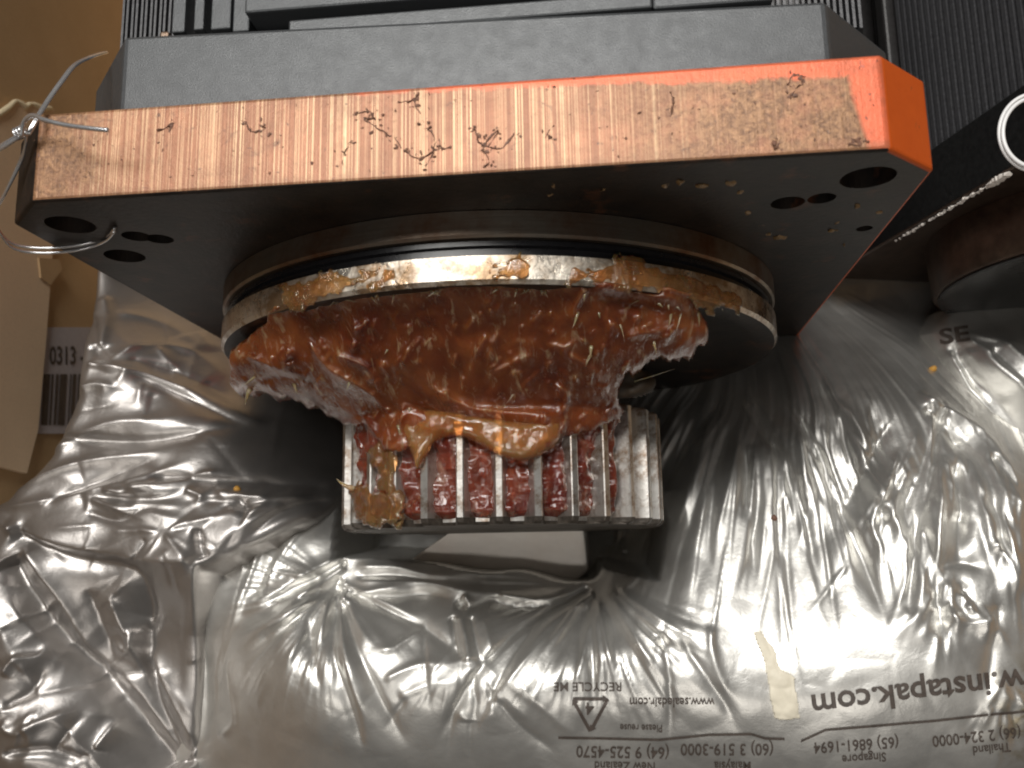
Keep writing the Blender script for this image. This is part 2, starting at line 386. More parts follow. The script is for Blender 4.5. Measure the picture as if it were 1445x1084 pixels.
def pleats(Z, X, Y, c, K, amp, r0, r1, a0, a1, seed, lr=.06):
    """many fine pleats running out of point c; angles in degrees in the ground plane"""
    dx = X-c[0]; dy = Y-c[1]; rr_ = np.hypot(dx,dy); an = np.degrees(np.arctan2(dy,dx))%360
    an = an+ 5*vnoise(X,Y,.03,seed+5)
    wn = np.clip((rr_-r0)/(r0*.6+.004),0,1)*np.clip((r1-rr_)/(r1*.5),0,1)*np.clip((an-a0)/12,0,1)*np.clip((a1-an)/12,0,1)
    th = np.radians(an); n1 = vnoise(th*K, rr_/lr, 1., seed); n2 = vnoise(th*K*2.3+7, rr_/lr*1.6, 1., seed+1)
    Z += amp*wn*((1-2.6*np.abs(n1))*.7+(.9-2.2*np.abs(n2))*.35)*(.35+1.3*np.clip(vnoise(X,Y,.025,seed+2)+.5,0,1))*np.clip(rr_/.05,.3,1.2)
def crumple(X, Y, cell, seed, warp=.5):
    """creased facets: distance to the border between random cells"""
    r = np.random.default_rng(seed); n = 48
    wx = X+warp*cell*vnoise(X,Y,cell*1.3,seed+1); wy = Y+warp*cell*vnoise(X,Y,cell*1.3,seed+2)
    u = wx/cell+50; v = wy/cell+50; jx = r.random((n,n)); jy = r.random((n,n)); hz = r.random((n,n)); sx = r.normal(size=(n,n)); sy = r.normal(size=(n,n))
    i0 = np.floor(u).astype(int); j0 = np.floor(v).astype(int); b1 = np.full(X.shape,1e9); val = np.zeros(X.shape); b2 = b1.copy()
    for a in (-1,0,1):
        for b in (-1,0,1):
            i = (i0+a); j = (j0+b); px = i+jx[i%n,j%n]; py = j+jy[i%n,j%n]; d = np.hypot(u-px, v-py)
            nb = d < b1; b2 = np.where(nb, b1, np.minimum(b2,d)); b1 = np.where(nb, d, b1)
    return np.minimum(b2-b1, .6)-.25
def poly_sd(X, Y, pl):
    ins = np.zeros(X.shape,bool); n = len(pl); j = n-1
    for i in range(n):
        c = ((pl[i,1]>Y)!=(pl[j,1]>Y))&(X<(pl[j,0]-pl[i,0])*(Y-pl[i,1])/(pl[j,1]-pl[i,1]+1e-15)+pl[i,0]); ins ^= c; j = i
    d, _, _ = seg_dist(X, Y, np.vstack([pl,pl[:1]])); return np.where(ins, d, -d)
def solid_from_grid(name, X, Y, Z, mask, mat, zbot, parent=None, tuck=(1.,0.)):
    ny, nx = X.shape; idx = np.arange(nx*ny).reshape(ny,nx); cm = mask[:-1,:-1]&mask[1:,:-1]&mask[:-1,1:]&mask[1:,1:]
    a = idx[:-1,:-1][cm]; b = idx[:-1,1:][cm]; c = idx[1:,1:][cm]; d = idx[1:,:-1][cm]
    F = np.stack([a,b,c,d],1)
    E = np.concatenate([F[:,[0,1]],F[:,[1,2]],F[:,[2,3]],F[:,[3,0]]]); key = E[:,0].astype(np.int64)*(nx*ny)+E[:,1]; rk = E[:,1].astype(np.int64)*(nx*ny)+E[:,0]
    be = E[~np.isin(key, rk)]
    used = np.unique(F); remap = np.full(nx*ny,-1); remap[used] = np.arange(len(used))
    V = np.stack([X.ravel()[used],Y.ravel()[used],Z.ravel()[used]],1)
    bv = np.unique(be); rb = np.full(nx*ny,-1); rb[bv] = len(used)+np.arange(len(bv))
    zz = zbot if np.isscalar(zbot) else zbot.ravel()[bv]
    VB = np.stack([X.ravel()[bv]*tuck[0],Y.ravel()[bv]+tuck[1],np.zeros(len(bv))+zz],1)
    Q = np.concatenate([remap[F], np.stack([remap[be[:,1]],remap[be[:,0]],rb[be[:,0]],rb[be[:,1]]],1)])
    V = np.concatenate([V,VB]); me = bpy.data.meshes.new(name)
    me.vertices.add(len(V)); me.vertices.foreach_set('co', V.ravel().astype(np.float32)); me.loops.add(Q.size); me.loops.foreach_set('vertex_index', Q.ravel().astype(np.int32))
    me.polygons.add(len(Q)); me.polygons.foreach_set('loop_start', np.arange(0,Q.size,4,dtype=np.int32)); me.polygons.foreach_set('loop_total', np.full(len(Q),4,dtype=np.int32))
    me.update(calc_edges=True); me.validate(); smooth(me); return link(name, me, mat, parent)
def grid(x0,x1,y0,y1,s):
    return np.meshgrid(np.arange(x0,x1,s), np.arange(y0,y1,s))
def sampler(X, Y, Z):
    x0, y0 = X[0,0], Y[0,0]; s = X[0,1]-X[0,0]; ny, nx = X.shape
    def f(x, y):
        u = np.clip((np.asarray(x)-x0)/s,0,nx-1.001); v = np.clip((np.asarray(y)-y0)/s,0,ny-1.001); i = np.floor(u).astype(int); j = np.floor(v).astype(int); a = u-i; b = v-j
        return (Z[j,i]*(1-a)+Z[j,i+1]*a)*(1-b)+(Z[j+1,i]*(1-a)+Z[j+1,i+1]*a)*b
    return f
def fan(Z,X,Y,zf,c,a0,a1,n,r0,r1,amp,wid,seed,target=None):
    """random creases running out of a pinch point, angles in picture degrees (0 = right, 90 = down)"""
    r = random.Random(seed)
    for _ in range(n):
        a = math.radians(r.uniform(a0,a1)); s = r.uniform(*r0); e = s+r.uniform(*r1); b = r.uniform(-.08,.08)
        pl = [(c[0]+q*math.cos(a+b*i/4), c[1]+q*math.sin(a+b*i/4)) for i, q in enumerate(np.linspace(s,e,5))]
        crease(Z,X,Y,pts_world(pl,zf), r.choice((1,1,-1))*amp*r.uniform(.4,1.2)*.001, wid*r.uniform(.6,1.6)*.001, r.uniform(.6,1.6), .2, .5)
GS = .0007
# --- big printed bag in front and to the right
B_ctrl = [((200,1000),-.050),((290,820),-.034),((290,950),-.038),((300,1084),-.043),((345,800),-.035),((400,830),-.026),((440,760),-.033),((480,700),-.055),
 ((478,828),-.032),((400,920),-.010),((500,930),-.006),((420,1000),-.008),((500,1040),-.010),((450,1084),-.022),((600,1084),-.020),((500,1250),-.06),
 ((600,850),-.028),((720,850),-.030),((650,900),-.012),((650,960),-.004),((740,930),-.008),((830,830),-.036),((750,1040),-.012),((800,960),-.004),((900,900),-.008),((900,840),-.022),((870,1030),-.010),((860,1100),-.022),
 ((600,750),-.040),((700,770),-.036),((820,790),-.040),((880,750),-.050),((900,640),-.062),((1000,540),-.064),((1200,400),-.098),((1320,400),-.100),((1450,400),-.100),((1320,480),-.080),((1450,560),-.080),((960,700),-.035),((960,800),-.020),((1000,640),-.038),((1100,620),-.030),((1100,540),-.047),
 ((1080,720),-.022),((1080,800),-.0135),((1080,900),-.005),((1050,1000),-.002),((1100,1084),-.012),((1200,700),-.0195),((1200,800),-.0105),((1200,900),-.001),((1200,1000),.000),((1250,1084),-.008),((1200,560),-.034),((1300,660),-.022),
 ((1200,460),-.075),((1280,500),-.058),((1300,580),-.035),((1320,760),-.010),((1330,900),.001),((1400,660),-.028),((1430,740),-.012),((1430,850),-.006),((1440,980),-.004),((1440,1084),-.012),((1600,800),-.03),((1600,1000),-.02),((1000,1250),-.05),((1400,1250),-.05),((1700,1200),-.06)]
zB0 = tps(B_ctrl)
X, Y = grid(-.20,.285,-.235,.075,GS); Z = zB0(X,Y)
B = lambda pl, amp, wid, asym=1., t0=.12, t1=.35: crease(Z,X,Y,smoothpl(pts_world(pl,zB0)), amp*.001, wid*.001, asym, t0, t1)
# left sheaf of folds beside the left bag
B([(352,768),(338,850),(312,930),(300,1000)], 2.2, 2.2, .7); B([(362,752),(335,850),(318,905),(306,960),(310,1030)], -2.2, 2.4, 1.4); B([(385,740),(360,800),(335,870),(322,900)], 2.4, 2.6, .7); B([(400,745),(385,790),(350,860)], -1.8, 2.5)
B([(430,745),(395,790),(370,840)], 2.0, 3.2, .7); B([(305,1040),(330,1020),(322,960),(318,900)], 1.4, 3, 1.2); B([(280,800),(284,900),(290,1000),(282,1084)], -2.2, 4)
B([(490,782),(430,812),(380,842),(335,860)], 2.3, 3, .7, .02); B([(488,800),(430,840),(380,880),(340,900)], 2.2, 3.2, .7, .02); B([(490,790),(420,830),(360,858)], -2.0, 2.5, 1, .02); B([(482,815),(420,870),(370,905),(335,930)], -1.8, 3, 1.3, .02)
B([(478,825),(436,875),(440,930),(458,990)], -1.6, 2.2, 1.4, .02); B([(470,835),(425,900),(400,960)], 1.8, 3.5, .8, .02); B([(475,835),(455,880),(448,905)], 1.6, 2.5, 1, .02)
B([(476,830),(470,916),(492,990),(516,1068)], -2.0, 2.6, .7, .02, .2); B([(480,830),(500,905),(528,972),(578,1058)], -2.2, 3.0, .7, .02, .2); B([(478,832),(483,900),(505,985),(530,1050)], 1.6, 3.2, 1.2, .02); B([(482,832),(508,882),(540,925)], 1.8, 2.6, .7, .02); B([(486,832),(549,913),(570,900),(595,892)], 1.4, 3, .9, .02)
B([(482,828),(540,860),(597,889),(645,925),(668,946)], -2.4, 2.4, 1.3, .02, .25); B([(484,824),(545,850),(600,882)], 1.8, 2.6, .8, .02); B([(600,884),(570,905),(545,915),(520,912)], 1.6, 2.2)
B([(490,838),(560,842),(600,838),(650,846)], -2.2, 2.6, .8, .05); B([(480,846),(540,832),(590,828)], 2.2, 3.2, 1, .02); B([(495,820),(560,818),(600,822),(680,836),(760,840),(805,833)], 1.8, 3.4, .8, .1, .1); B([(500,800),(560,800),(610,812),(690,806),(720,818)], 2.0, 4, 1, .1); B([(500,812),(560,814),(640,820)], -1.5, 2.5)
B([(640,850),(665,858),(690,848),(720,845)], -2.6, 2.4, 1, .1); B([(655,838),(662,856),(650,870)], 1.6, 1.8); B([(690,850),(740,858),(790,850),(830,838)], -2.0, 3, 1, .1); B([(700,838),(760,846),(810,838)], 1.5, 2)
B([(834,830),(753,872),(677,944),(640,1003),(612,1060)], -2.4, 2.6, 1.5, .02, .3); B([(836,832),(767,872),(711,948),(663,1048)], -2.4, 2.6, .7, .02, .3); B([(836,834),(765,862),(700,920)], 2.0, 2.6, 1, .02); B([(838,836),(780,880),(725,945),(690,1000)], 1.9, 3, 1, .02)
B([(637,870),(640,900),(646,932)], -1.8, 1.8, 1, .05, .1); B([(663,870),(670,905),(679,940)], -1.8, 1.8, 1, .05, .1); B([(650,868),(658,905),(662,935)], 1.5, 2, 1, .05, .1); B([(682,870),(690,900),(697,930)], 1.2, 2)
B([(540,960),(570,945),(600,935),(640,938)], 1.5, 2.4, .7); B([(560,985),(610,965),(655,962)], 1.2, 4, .8); B([(597,890),(602,960),(608,1010)], -1.0, 1.8)
B([(665,945),(670,1000),(660,1040)], -1.0, 2); B([(640,1003),(665,1018),(690,1008),(655,1025)], 1., 3); B([(700,985),(735,1027),(795,1068)], -1.2, 2.4); B([(730,960),(790,1020),(830,1050)], .9, 3)
fan(Z,X,Y,zB0,(840,815),20,128,44,(20,50),(70,170),1.5,2.0,3); fan(Z,X,Y,zB0,(478,822),55,150,26,(14,40),(60,150),1.3,2.0,5); fan(Z,X,Y,zB0,(478,822),150,215,9,(14,30),(40,100),1.6,2.4,8)
# right dome: strong long folds falling from under the flange
B([(1040,560),(1083,615),(1111,650),(1135,726),(1155,800)], -2.2, 3.0, 1.4, .2, .3); B([(1050,540),(1100,640),(1120,700),(1131,758),(1158,824)], -2.2, 2.6, .7, .2, .3); B([(1100,560),(1149,636),(1184,712),(1201,756),(1230,840)], -2.4, 2.6, 1.4, .2, .3); B([(1110,560),(1158,640),(1186,702),(1220,784),(1244,856),(1260,905)], -2.6, 2.4, .7, .2, .25); B([(1105,560),(1153,638),(1195,725),(1222,790)], 2.2, 2.2, 1, .2)
B([(1150,530),(1187,594),(1205,662),(1234,741)], -2.2, 3.0, .7, .2, .15); B([(1225,560),(1238,620),(1246,680),(1236,744)], -2.0, 3.4, 1.5, .2, .15); B([(1180,560),(1220,650),(1236,735)], 1.6, 4)
B([(990,570),(965,630),(945,690),(938,770),(945,850)], -2.4, 4, .7, .2); B([(1010,570),(985,650),(968,730),(962,800)], 2., 4.5, 1.3, .2); B([(1024,600),(1008,690),(1002,780),(1010,860)], -1.6, 3, 1, .2); B([(1050,620),(1055,700),(1064,790),(1075,860)], -1.6, 2.6, 1.2, .2)
B([(1330,560),(1318,650),(1300,724),(1286,818),(1282,880)], -2.6, 2.6, .7, .1, .2); B([(1310,560),(1312,640),(1306,700),(1320,800),(1340,900)], 2.0, 3.4, 1.4); B([(1330,640),(1345,690),(1354,736)], 2.2, 3.2, .8, .2, .15); B([(1345,640),(1352,690),(1356,738),(1345,800)], -2.2, 3.2, 1, .2)
B([(1290,552),(1330,578),(1380,610),(1420,670),(1450,740)], 5.5, 6, .75, .1, .2); B([(1320,600),(1370,640),(1400,690),(1412,748),(1406,832)], -2.6, 3, .8, .15, .2); B([(1300,572),(1340,610),(1385,660)], -2.2, 4.0, 1.2); B([(1392,640),(1430,690),(1450,720)], -2.5, 3.2)
B([(1300,740),(1318,800),(1330,880),(1336,930)], -1.8, 3, 1.3); B([(1330,860),(1370,880),(1420,860)], 1.6, 3); B([(1320,800),(1360,795),(1400,805)], -1.6, 3.0, 1.2); B([(1360,850),(1390,880),(1384,910)], 1.6, 3); B([(1400,760),(1425,800),(1440,850)], 1.8, 3); B([(1410,850),(1400,930),(1390,990)], -1.6, 3)
B([(960,900),(1000,960),(1030,1005),(1040,1040)], -1.2, 2.2); B([(1000,880),(1010,940),(1040,1000)], 1.2, 2.6); B([(930,880),(945,960),(945,1060)], -1.2, 2)
B([(860,800),(900,700),(950,600),(1010,560)], 1.6, 3, 1, .2); B([(835,815),(860,770),(905,745)], -1.8, 3); B([(870,840),(915,790),(930,720)], 1.6, 3)
fan(Z,X,Y,zB0,(1085,330),62,120,60,(250,360),(120,330),1.25,2.6,11); fan(Z,X,Y,zB0,(1330,480),70,128,30,(110,260),(90,260),1.6,3.0,12); fan(Z,X,Y,zB0,(1340,800),40,140,16,(5,90),(40,110),1.2,2.4,14); fan(Z,X,Y,zB0,(1420,950),60,130,20,(0,60),(40,120),1.0,2.4,15)
fan(Z,X,Y,zB0,(900,700),150,360,20,(10,60),(40,120),1.0,3.0,16)
cw = lambda q: unz(q,zB0)[:2]
pleats(Z,X,Y,cw((1075,330)),24,.0015,.045,.19,225,318,61,.09); pleats(Z,X,Y,cw((1370,420)),18,.0016,.040,.16,245,310,62,.06)
pleats(Z,X,Y,cw((838,822)),13,.0019,.006,.055,170,345,63,.03); pleats(Z,X,Y,cw((478,826)),13,.0017,.006,.055,130,300,64,.03)
KW, KA = .5, .8
fan(Z,X,Y,zB0,(1085,330),66,112,36,(260,440),(90,260),1.1,1.6,71); fan(Z,X,Y,zB0,(1340,500),62,118,34,(100,360),(80,180),1.1,1.6,72); fan(Z,X,Y,zB0,(650,900),40,140,22,(0,120),(30,90),.7,1.5,74)
KW, KA = .72, 1.15
Z += .00055*crumple(X,Y,.016,21)+.0012*vnoise(X,Y,.03,22)+.0004*vnoise(X,Y,.012,23)
# torn rim in front of the pinion end: the film ends in a lip and the hole behind it goes down
lip = smoothpl(pts_world([(470,790),(500,786),(560,790),(620,796),(680,808),(740,806),(800,822),(838,818),(850,800)], zB0))
hole = np.vstack([lip, pts_world([(930,820),(945,740),(900,600),(520,600),(480,690)], zB0)])
sdh = poly_sd(X,Y,hole); Z -= np.clip((sdh)/.0045,0,1)**.8*.055
B_pl = pts_world([(232,1300),(238,1000),(244,900),(256,830),(320,765),(425,728),(485,690),(500,620),(600,520),(900,500),(1000,505),(1110,420),(1200,350),(1330,340),(1480,360),(1600,500),(1800,760),(1800,1500),(200,1500)], zB0)
sd = poly_sd(X,Y,B_pl); wd = .008
Z -= .016*(1-np.sqrt(np.clip(1-(1-np.clip(sd/wd,0,1))**2,0,1)))
zB = sampler(X,Y,Z)
bagB = solid_from_grid('foam_bag', X, Y, Z-3.5*np.maximum(0,-sd), sd>-.005, M_FILM, FLOOR+.001)
tag(bagB, 'big silver grey foam bag with upside-down black printing, in front of the pinion', 'packing bag', 'silver foam packing bags')
# --- left bag
A_ctrl = [((128,380),-.050),((180,440),-.056),((220,410),-.075),((300,500),-.072),((400,540),-.09),((480,600),-.085),((480,660),-.066),((390,600),-.052),((400,680),-.037),((300,590),-.035),((180,520),-.033),((140,560),-.030),
 ((240,630),-.027),((60,690),-.022),((150,680),-.0245),((240,685),-.0235),((300,680),-.0245),((350,720),-.021),((430,710),-.032),((300,740),-.0175),((230,770),-.0128),((160,760),-.0145),((80,750),-.015),((0,715),-.020),((230,792),-.011),((270,805),-.013),((180,835),-.024),((90,830),-.023),((240,850),-.026),((240,900),-.033),((240,1000),-.037),((140,940),-.034),((200,1084),-.036),((60,900),-.022),((0,850),-.016),((0,960),-.018),((90,1010),-.022),((20,1084),-.022),((120,1084),-.03),((-150,900),-.03),((-150,760),-.05),((100,1250),-.05),((-150,1250),-.06)]
zA0 = tps(A_ctrl)
X, Y = grid(-.2255,-.045,-.235,.055,GS); Z = zA0(X,Y)
B = lambda pl, amp, wid, asym=1., t0=.12, t1=.35: crease(Z,X,Y,smoothpl(pts_world(pl,zA0)), amp*.001, wid*.001, asym, t0, t1)
B([(118,512),(200,525),(300,562),(378,602)], 3.4, 3.0, .6, .05, .08); B([(180,524),(260,560),(330,595),(372,606)], -2.6, 2.6, 1); B([(190,505),(280,540),(370,590)], -2.4, 3.2, 1.2); B([(70,615),(200,622),(300,606),(375,605)], -3.0, 4.0, .8); B([(60,640),(150,600),(230,592),(300,584)], 1.8, 4)
B([(0,704),(60,672),(130,650),(250,634)], 2.4, 3.2, .7); B([(0,718),(100,700),(210,672),(290,642)], 2.2, 3, .8); B([(60,712),(160,672),(235,640)], -2.4, 3, 1); B([(210,672),(300,676),(400,684),(470,690)], -3.0, 3.4, .8, .1, .1); B([(180,690),(250,680),(300,668),(340,676)], 2.4, 2.6, .7); B([(300,690),(370,700),(440,700),(470,695)], 2.0, 4, .8)
B([(148,416),(156,450),(142,492)], 2.6, 3, .6, .1, .1); B([(125,440),(138,500),(150,530)], -2.4, 4); B([(170,496),(240,488),(290,505),(320,540)], 2.2, 3, .7); B([(160,440),(215,450),(260,470),(300,505)], 2.0, 4, .8); B([(280,468),(292,480),(306,498)], 2.4, 4, .5); B([(112,548),(140,542),(170,550)], 2.2, 2.6, .6); B([(180,505),(230,520),(270,515)], -2, 3)
B([(330,700),(345,730),(300,790)], -2.2, 3, 1); B([(440,700),(380,710),(320,760),(290,790)], 2.4, 3.2, .7); B([(470,705),(400,720),(330,775)], -2.6, 3, 1.3); B([(275,745),(278,770),(284,790)], -3, 1.8, 1, .1, .1); B([(205,760),(192,785),(182,792)], -1.6, 1.6); B([(120,722),(165,735),(200,720),(240,712)], -1.4, 2.4); B([(150,690),(200,700),(262,690)], 1.6, 2.2); B([(262,690),(285,700),(270,715)], 1.8, 2.)
B([(3,790),(60,880),(110,930),(170,1000),(235,1090)], -9.0, 9, .8, .02, .02); B([(28,768),(90,850),(130,920),(200,990),(255,1080)], 2.6, 5, 1.3, .05, .05); B([(0,840),(50,900),(110,960),(180,1050)], 2.0, 5, .8); B([(18,745),(60,772),(110,787),(182,802),(205,850),(200,900)], -6, 6, .7, .05, .1); B([(5,742),(50,758),(100,773),(182,788),(230,792),(276,790)], 3.0, 3.6, 1.3, .05, .05)
B([(276,792),(274,880),(278,960),(272,1060)], 2.6, 2.4, .7, .04, .1); B([(198,875),(212,970),(242,1050),(258,1090)], -6.0, 6, .7, .1, .05); B([(190,885),(180,920),(150,900)], 1.6, 3); B([(150,840),(180,900),(205,985)], 1.8, 4, 1); B([(120,830),(150,900),(160,950)], -1.5, 4)
B([(0,955),(22,930),(55,925),(62,900)], 2.4, 2.6, .6); B([(0,1000),(40,975),(58,930)], -2.2, 3); B([(0,1066),(60,1060),(100,1070),(140,1066)], -3.0, 2.4); B([(30,1030),(80,1010),(108,1000)], 2, 3, .6); B([(70,1062),(95,1030),(112,1004)], -1.6, 2); B([(130,1060),(150,1030),(165,1015)], 2., 3, .6); B([(0,1020),(20,1035),(50,1025)],1.6,2.6)
fan(Z,X,Y,zA0,(120,700),-25,20,14,(0,60),(60,160),1.2,2.4,31); fan(Z,X,Y,zA0,(230,750),0,360,22,(0,60),(30,80),.9,1.8,32); fan(Z,X,Y,zA0,(60,970),0,360,9,(0,80),(60,140),1.2,3.2,33); fan(Z,X,Y,zA0,(220,480),0,180,10,(0,90),(30,90),1.4,2.6,34); fan(Z,X,Y,zA0,(430,700),150,200,10,(10,60),(60,150),1.4,2.4,35); fan(Z,X,Y,zA0,(180,880),50,75,12,(0,60),(60,160),1.3,3,36)
KW, KA = .55, 1.0
for c_, n_, sd_ in (((120,830),60,81),((60,1000),60,82),((230,740),40,83),((250,560),50,84),((180,960),40,85),((380,660),30,86)): fan(Z,X,Y,zA0,c_,0,360,n_//5,(0,110),(60,180),.7,2.6,sd_)
KW, KA = .72, 1.15
cA = crumple(X,Y,.014,41); Z += (.0003*cA)*(.6+vnoise(X,Y,.04,45))+.0014*vnoise(X,Y,.03,42)+.0003*vnoise(X,Y,.011,43)
A_pl = pts_world([(128,368),(200,385),(340,470),(480,560),(520,640),(500,694),(440,735),(360,768),(300,796),(279,806),(277,900),(281,980),(274,1090),(272,1500),(-400,1500),(-400,780),(-60,735),(0,704),(30,680),(66,640),(102,560),(120,440)], zA0)
sd = poly_sd(X,Y,A_pl); wd = .007
Z -= .009*(1-np.sqrt(np.clip(1-(1-np.clip(sd/wd,0,1))**2,0,1)))
zA = sampler(X,Y,Z)
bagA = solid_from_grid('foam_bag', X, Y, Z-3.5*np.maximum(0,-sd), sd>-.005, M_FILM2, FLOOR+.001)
tag(bagA, 'crumpled dark silver foam bag at left, against the cardboard wall', 'packing bag', 'silver foam packing bags')
# --- small bag at the right edge, under the second motor
D_ctrl = [((1290,470),-.075),((1330,455),-.065),((1400,450),-.062),((1445,450),-.06),((1340,530),-.062),((1400,520),-.05),((1445,560),-.045),((1400,600),-.06),((1445,640),-.055),((1560,560),-.045),((1560,760),-.06),((1700,500),-.06)]
zD0 = tps(D_ctrl); X, Y = grid(.135,.30,-.09,.06,GS); Z = zD0(X,Y)
B = lambda pl, amp, wid, asym=1., t0=.12, t1=.35: crease(Z,X,Y,smoothpl(pts_world(pl,zD0)), amp*.001, wid*.001, asym, t0, t1)
B([(1345,480),(1390,540),(1450,610)], -2.6, 3, 1); B([(1332,490),(1370,550),(1440,625)], 2.6, 4, .7); B([(1355,475),(1410,520),(1470,575)], 2.4, 4, 1.2); B([(1395,490),(1440,530),(1490,560)], -2.2, 3.4); B([(1410,480),(1460,520),(1500,540)], 2, 3.4)
fan(Z,X,Y,zD0,(1320,460),15,60,16,(20,60),(60,150),1.3,2.6,51)
Z += .0008*vnoise(X,Y,.02,52)+.0004*crumple(X,Y,.012,53)
D_pl = pts_world([(1296,470),(1330,430),(1500,400),(1750,400),(1750,900),(1560,760),(1450,690),(1395,625),(1345,570),(1318,510)], zD0)
sd = poly_sd(X,Y,D_pl); Z -= .02*(1-np.sqrt(np.clip(1-(1-np.clip(sd/.006,0,1))**2,0,1)))
zD = sampler(X,Y,Z)
bagD = solid_from_grid('foam_bag', X, Y, Z-3.5*np.maximum(0,-sd), sd>-.005, M_FILM, FLOOR+.001)
tag(bagD, 'small dim foam bag at right edge, tucked below the second motor flange', 'packing bag', 'silver foam packing bags')
# --- printing on the bags (upside down to the viewer)
def on(zf, lift=.00035):
    def s(q):
        P = unz(q, zf, -.01, 10); return Vector((P[0],P[1],float(zf(P[0],P[1]))+lift))
    return s
sB = on(zB)
def printed(name, txt, org, ang, size, bold=.0, wide=1., parent=bagB, surf=None, step=.3):
    a = math.radians(ang); bm = text_mesh(txt, bold, step)
    return fin(name, lay(bm, org, (size*wide*math.cos(a), size*wide*math.sin(a)), (-size*math.sin(a)*-1*-1, size*math.cos(a)) if False else (-(-math.sin(a))*size, -math.cos(a)*size), surf or sB), M_INK, parent)
printed('printed_web_address', 'www.instapak.com', (1512,935), 180-7.2, 47, .020, 1.04)
printed('printed_rule', '', (0,0), 0, 1)  if False else None
for pts in ([(788,1041),(850,1042),(930,1044),(1000,1037),(1060,1036),(1080,1042),(1110,1043)],[(1130,1046),(1165,1030),(1240,1024),(1320,1017),(1400,1008),(1450,1004)]):
    q = []
    for a, b in zip(pts, pts[1:]):
        for i in range(10): q.append((a[0]+(b[0]-a[0])*i/10, a[1]+(b[1]-a[1])*i/10))
    bm = bmesh.new()
    for a, b in zip(q, q[1:]):
        bm.faces.new([bm.verts.new(sB(p)) for p in ((a[0],a[1]-1.6),(b[0],b[1]-1.6),(b[0],b[1]+1.6),(a[0],a[1]+1.6))])
    fin('printed_rule', bm, M_INK, bagB)
printed('printed_heading', 'RECYCLE ME', (878,963), 180, 18, .012, .95)
printed('printed_address', 'www.sealedair.com', (1008,985), 180, 19, .014, .80)
printed('printed_address', 'Please reuse', (935,1023), 181, 15, .01, .8)
for txt, x, y, a, s in (('(64) 9 525-4570', 945,1055,181,23),('New Zealand', 925,1076,181,18),('(60) 3 519-3000', 1092,1050,180,23),('Malaysia', 1060,1075,180,18),('(65) 6861-1694', 1268,1040,176,22),('Singapore', 1250,1062,176,18),('(66) 2 324-0000', 1440,1026,174,22),('Thailand', 1425,1048,174,18)):
    printed('printed_phone_line', txt, (x,y), a, s, .012, .88)
# recycling triangle of three bent arrows, apex towards the viewer
bm = bmesh.new()
tri = [(804,984),(862,984),(833,1037)]
for i in range(3):
    a = np.array(tri[i],float); b = np.array(tri[(i+1)%3],float); cc = np.mean(tri,axis=0); p0 = a+(b-a)*.08; p1 = a+(b-a)*.80
    for k_ in range(6):
        u0 = p0+(p1-p0)*k_/6; u1 = p0+(p1-p0)*(k_+1)/6; nrm = (cc-(a+b)/2); nrm /= np.linalg.norm(nrm)
        bm.faces.new([bm.verts.new(sB(q)) for q in (u0,u1,u1+nrm*4.6,u0+nrm*4.6)])
    nrm = (cc-(a+b)/2); nrm /= np.linalg.norm(nrm); dr = (b-a)/np.linalg.norm(b-a)
    bm.faces.new([bm.verts.new(sB(q)) for q in (p1-nrm*3,p1+dr*8+nrm*2.3,p1+nrm*7.6)])
fin('recycling_symbol', bm, M_INK, bagB); printed('recycling_digit', '4', (838,992), 180, 24, .02, 1.)
printed('printed_letters', 'SE', (1326,486), -8, 30, .03, 1.5, bagD, on(zD))

# ------------------------------------------------------------------ white foam lump and shadowed scraps under the pinion
def slab(name, pxs, z, th, mat, label, cat):
    P = [un(q,2,z) for q in pxs]; c = np.mean(P,axis=0); bm = bmesh.new()
    top = [bm.verts.new((p[0]-c[0],p[1]-c[1],th+(p[1]-c[1])*1.0+random.uniform(-.0012,.0012))) for p in P]; bot = [bm.verts.new((p[0]-c[0],p[1]-c[1],0)) for p in P]
    bm.faces.new(top); bm.faces.new(bot[::-1]); n = len(P)
    for i in range(n): bm.faces.new((top[i],bot[i],bot[(i+1)%n],top[(i+1)%n]))
    o = fin(name, bm, mat, None, False, .0016, 2); o.location = (c[0],c[1],z-th); tag(o, label, cat); return o
slab('foam_block', [(575,792),(600,776),(640,752),(700,738),(824,740),(829,806),(800,830),(720,840),(600,830)], -.046, .050, M_FOAM, 'stained white foam block showing through the torn bag below the pinion', 'foam')

# ------------------------------------------------------------------ main gear motor
H = .125; T = .0252; CH = .0150
motor = tag(empty('gear_motor'), 'greasy gear motor with worn orange square flange and toothed pinion', 'motor', 'gear motors lying in the box')
oct_ = [(-H+CH,H),(H-CH,H),(H,H-CH),(H,-H+CH),(H-CH,-H),(-H+CH,-H),(-H,-H+CH),(-H,H-CH)]
def flange_plate(mats, holes, parent, oc=None, tk=T):
    bm = bmesh.new(); prism(bm, oc or oct_, 0, tk)
    bmesh.ops.recalc_face_normals(bm, faces=bm.faces)
    bmesh.ops.bevel(bm, geom=bm.edges[:], offset=.0011, segments=3, affect='EDGES', profile=.5)
    for f in bm.faces:
        n = f.normal; f.material_index = 2 if n.x > .2 and n.y < -.2 else 1 if n.y < -.6 or (n.x < -.3 and n.z > .2) else (0 if n.z > .85 or (n.z > .35 and abs(n.y) > .3 and n.x < .2) else 2); f.smooth = False
    me = bpy.data.meshes.new('mounting_flange'); bm.to_mesh(me); bm.free()
    o = link('mounting_flange', me, mats)
    cs = []
    for hx, hz, hr, dp in holes:
        b2 = bmesh.new(); n = 28
        prism(b2, [(hx+hr*math.cos(2*math.pi*i/n), hz+hr*math.sin(2*math.pi*i/n)) for i in range(n)], -.01, dp)
        cs.append(fin('cutter', b2, mats))
        for f in cs[-1].data.polygons: f.material_index = 1
    cut(o, cs); o.parent = parent; return o
